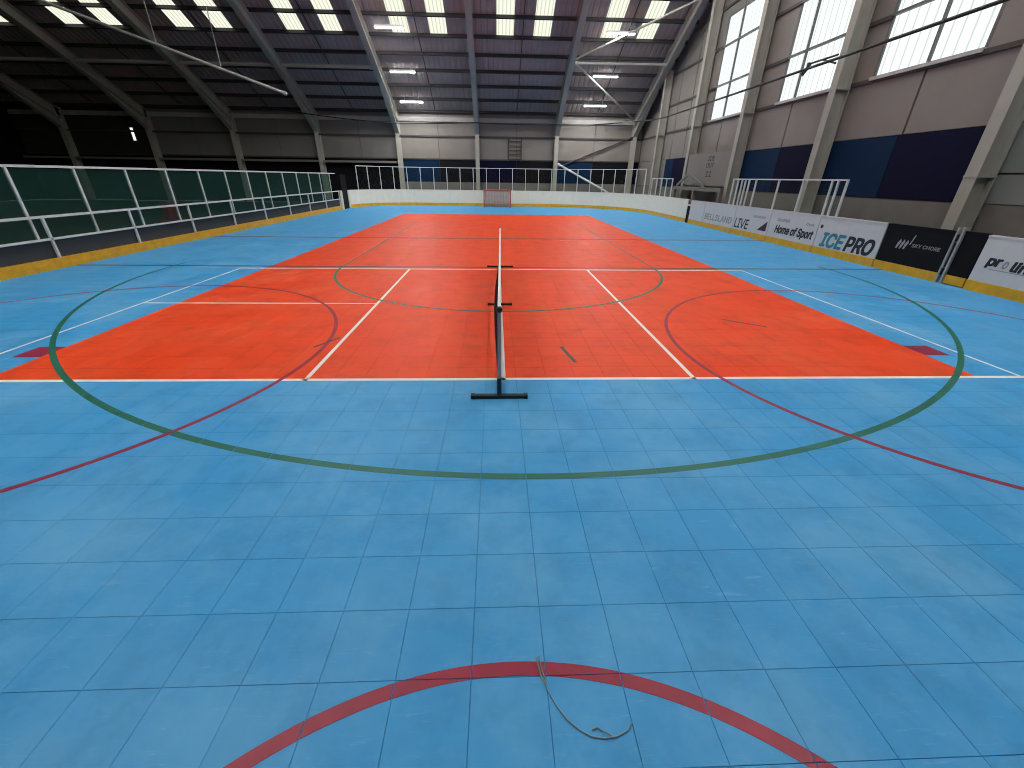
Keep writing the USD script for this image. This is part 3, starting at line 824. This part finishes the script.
for q in np.linspace(0, 1, 19):
    yy, zz = gy + .5 + .45 * q, 1.1 - 1.06 * q
    nt.append(bar((gx0 * .92, yy, zz), (gx1 * .92, yy, zz), .022, .022))
    for x in (gx0, gx1):
        nt.append(bar((x, gy + .02, zz), (x * .92, yy, zz), .012, .012))
put(go, 'goal_netting', nt, 'goal_net', kind='stuff')

# ------------------------------------------------------------------ portable net
pn = thing('pickleball_net', 'portable court net with black mesh, white top tape and black floor feet seen end-on', 'net')
YN, YM, YE = 3.66, 7.04, 10.44


def nx(y):
    return .025 + .07 * (y - YN) / (YE - YN)


for y, half in ((YN, .265), (YM, .19), (YE, .30)):
    put(pn, 'foot', [bar((nx(y) - half, y, .018), (nx(y) + half, y, .018), .05, .034, (0, 0, 1))] + [box(nx(y) + s * half - .02, nx(y) + s * half + .02, y - .03, y + .03, 0, .04) for s in (-1, 1)], 'black_metal', 'black floor foot')
for y in (YN, YE):
    put(pn, 'post', [tube((nx(y), y, .03), (nx(y), y, .90), .015, 12)], 'galvanised', smooth=40)
    put(pn, 'post_socket', tube((nx(y), y, .03), (nx(y), y, .22), .022, 12), 'black_metal', smooth=40)
    put(pn, 'post_cap', trimesh.creation.icosphere(2, .030).apply_translation((nx(y), y, .91)), 'black_metal', smooth=True)
put(pn, 'centre_support', tube((nx(YM) - .02, YM, .03), (nx(YM), YM, .84), .018, 10), 'black_metal', smooth=40)
put(pn, 'base_bar', tube((nx(YN), YN, .05), (nx(YE), YE, .05), .02, 10), 'black_metal', smooth=40)


def net_pt(u, v):
    """u along the net 0..1, v from bottom 0 to top 1"""
    y = YN + .06 + (YE - YN - .12) * u
    top = .90 - .05 * math.sin(math.pi * u)
    z = .12 + (top - .12) * v
    return (nx(y) - max(0, .09 * math.sin(math.pi * u)) * (1 - v) ** 1.2, y, z)


cords = []
for v in np.linspace(0, 1, 17):
    P = [net_pt(u, v) for u in np.linspace(0, 1, 13)]
    cords += [bar(a, c, .004, .004) for a, c in zip(P[:-1], P[1:])]
for u in np.linspace(0, 1, 146):
    P = [net_pt(u, v) for v in np.linspace(0, 1, 6)]
    cords += [bar(a, c, .004, .004) for a, c in zip(P[:-1], P[1:])]
put(pn, 'mesh', cords, 'netting', 'black net mesh', kind='stuff')
P = [net_pt(u, 1) for u in np.linspace(0, 1, 15)]
put(pn, 'top_tape', [bar(a, c, .030, .055) for a, c in zip(P[:-1], P[1:])], 'tape_white', 'white top tape')
P = [net_pt(u, 0) for u in np.linspace(0, 1, 15)]
put(pn, 'bottom_tape', [bar(a, c, .012, .03) for a, c in zip(P[:-1], P[1:])], 'netting')

# ------------------------------------------------------------------ loose cord on the floor
co = thing('loose_cord', 'loose thin grey cord hooked over the red crease line near the camera', 'cord')
cp = [(.19, 1.138), (.194, 1.09), (.207, 1.039), (.212, .999), (.243, .938), (.281, .886), (.328, .847), (.372, .826), (.419, .818), (.472, .823), (.522, .842), (.547, .872)]
put(co, 'strand', pipe([(a, b_, .0045) for a, b_ in cp], .0028, 6), 'cord_grey', smooth=True)
put(co, 'strand', pipe([(.376, .848, .004), (.40, .856, .005), (.423, .840, .0075), (.452, .824, .0085)], .0028, 6), 'cord_grey', smooth=True)
put(co, 'strand', pipe([(.176, 1.13, .005), (.184, 1.09, .006), (.192, 1.045, .005), (.209, 1.02, .0075)], .0034, 6), 'cord_grey', smooth=True)
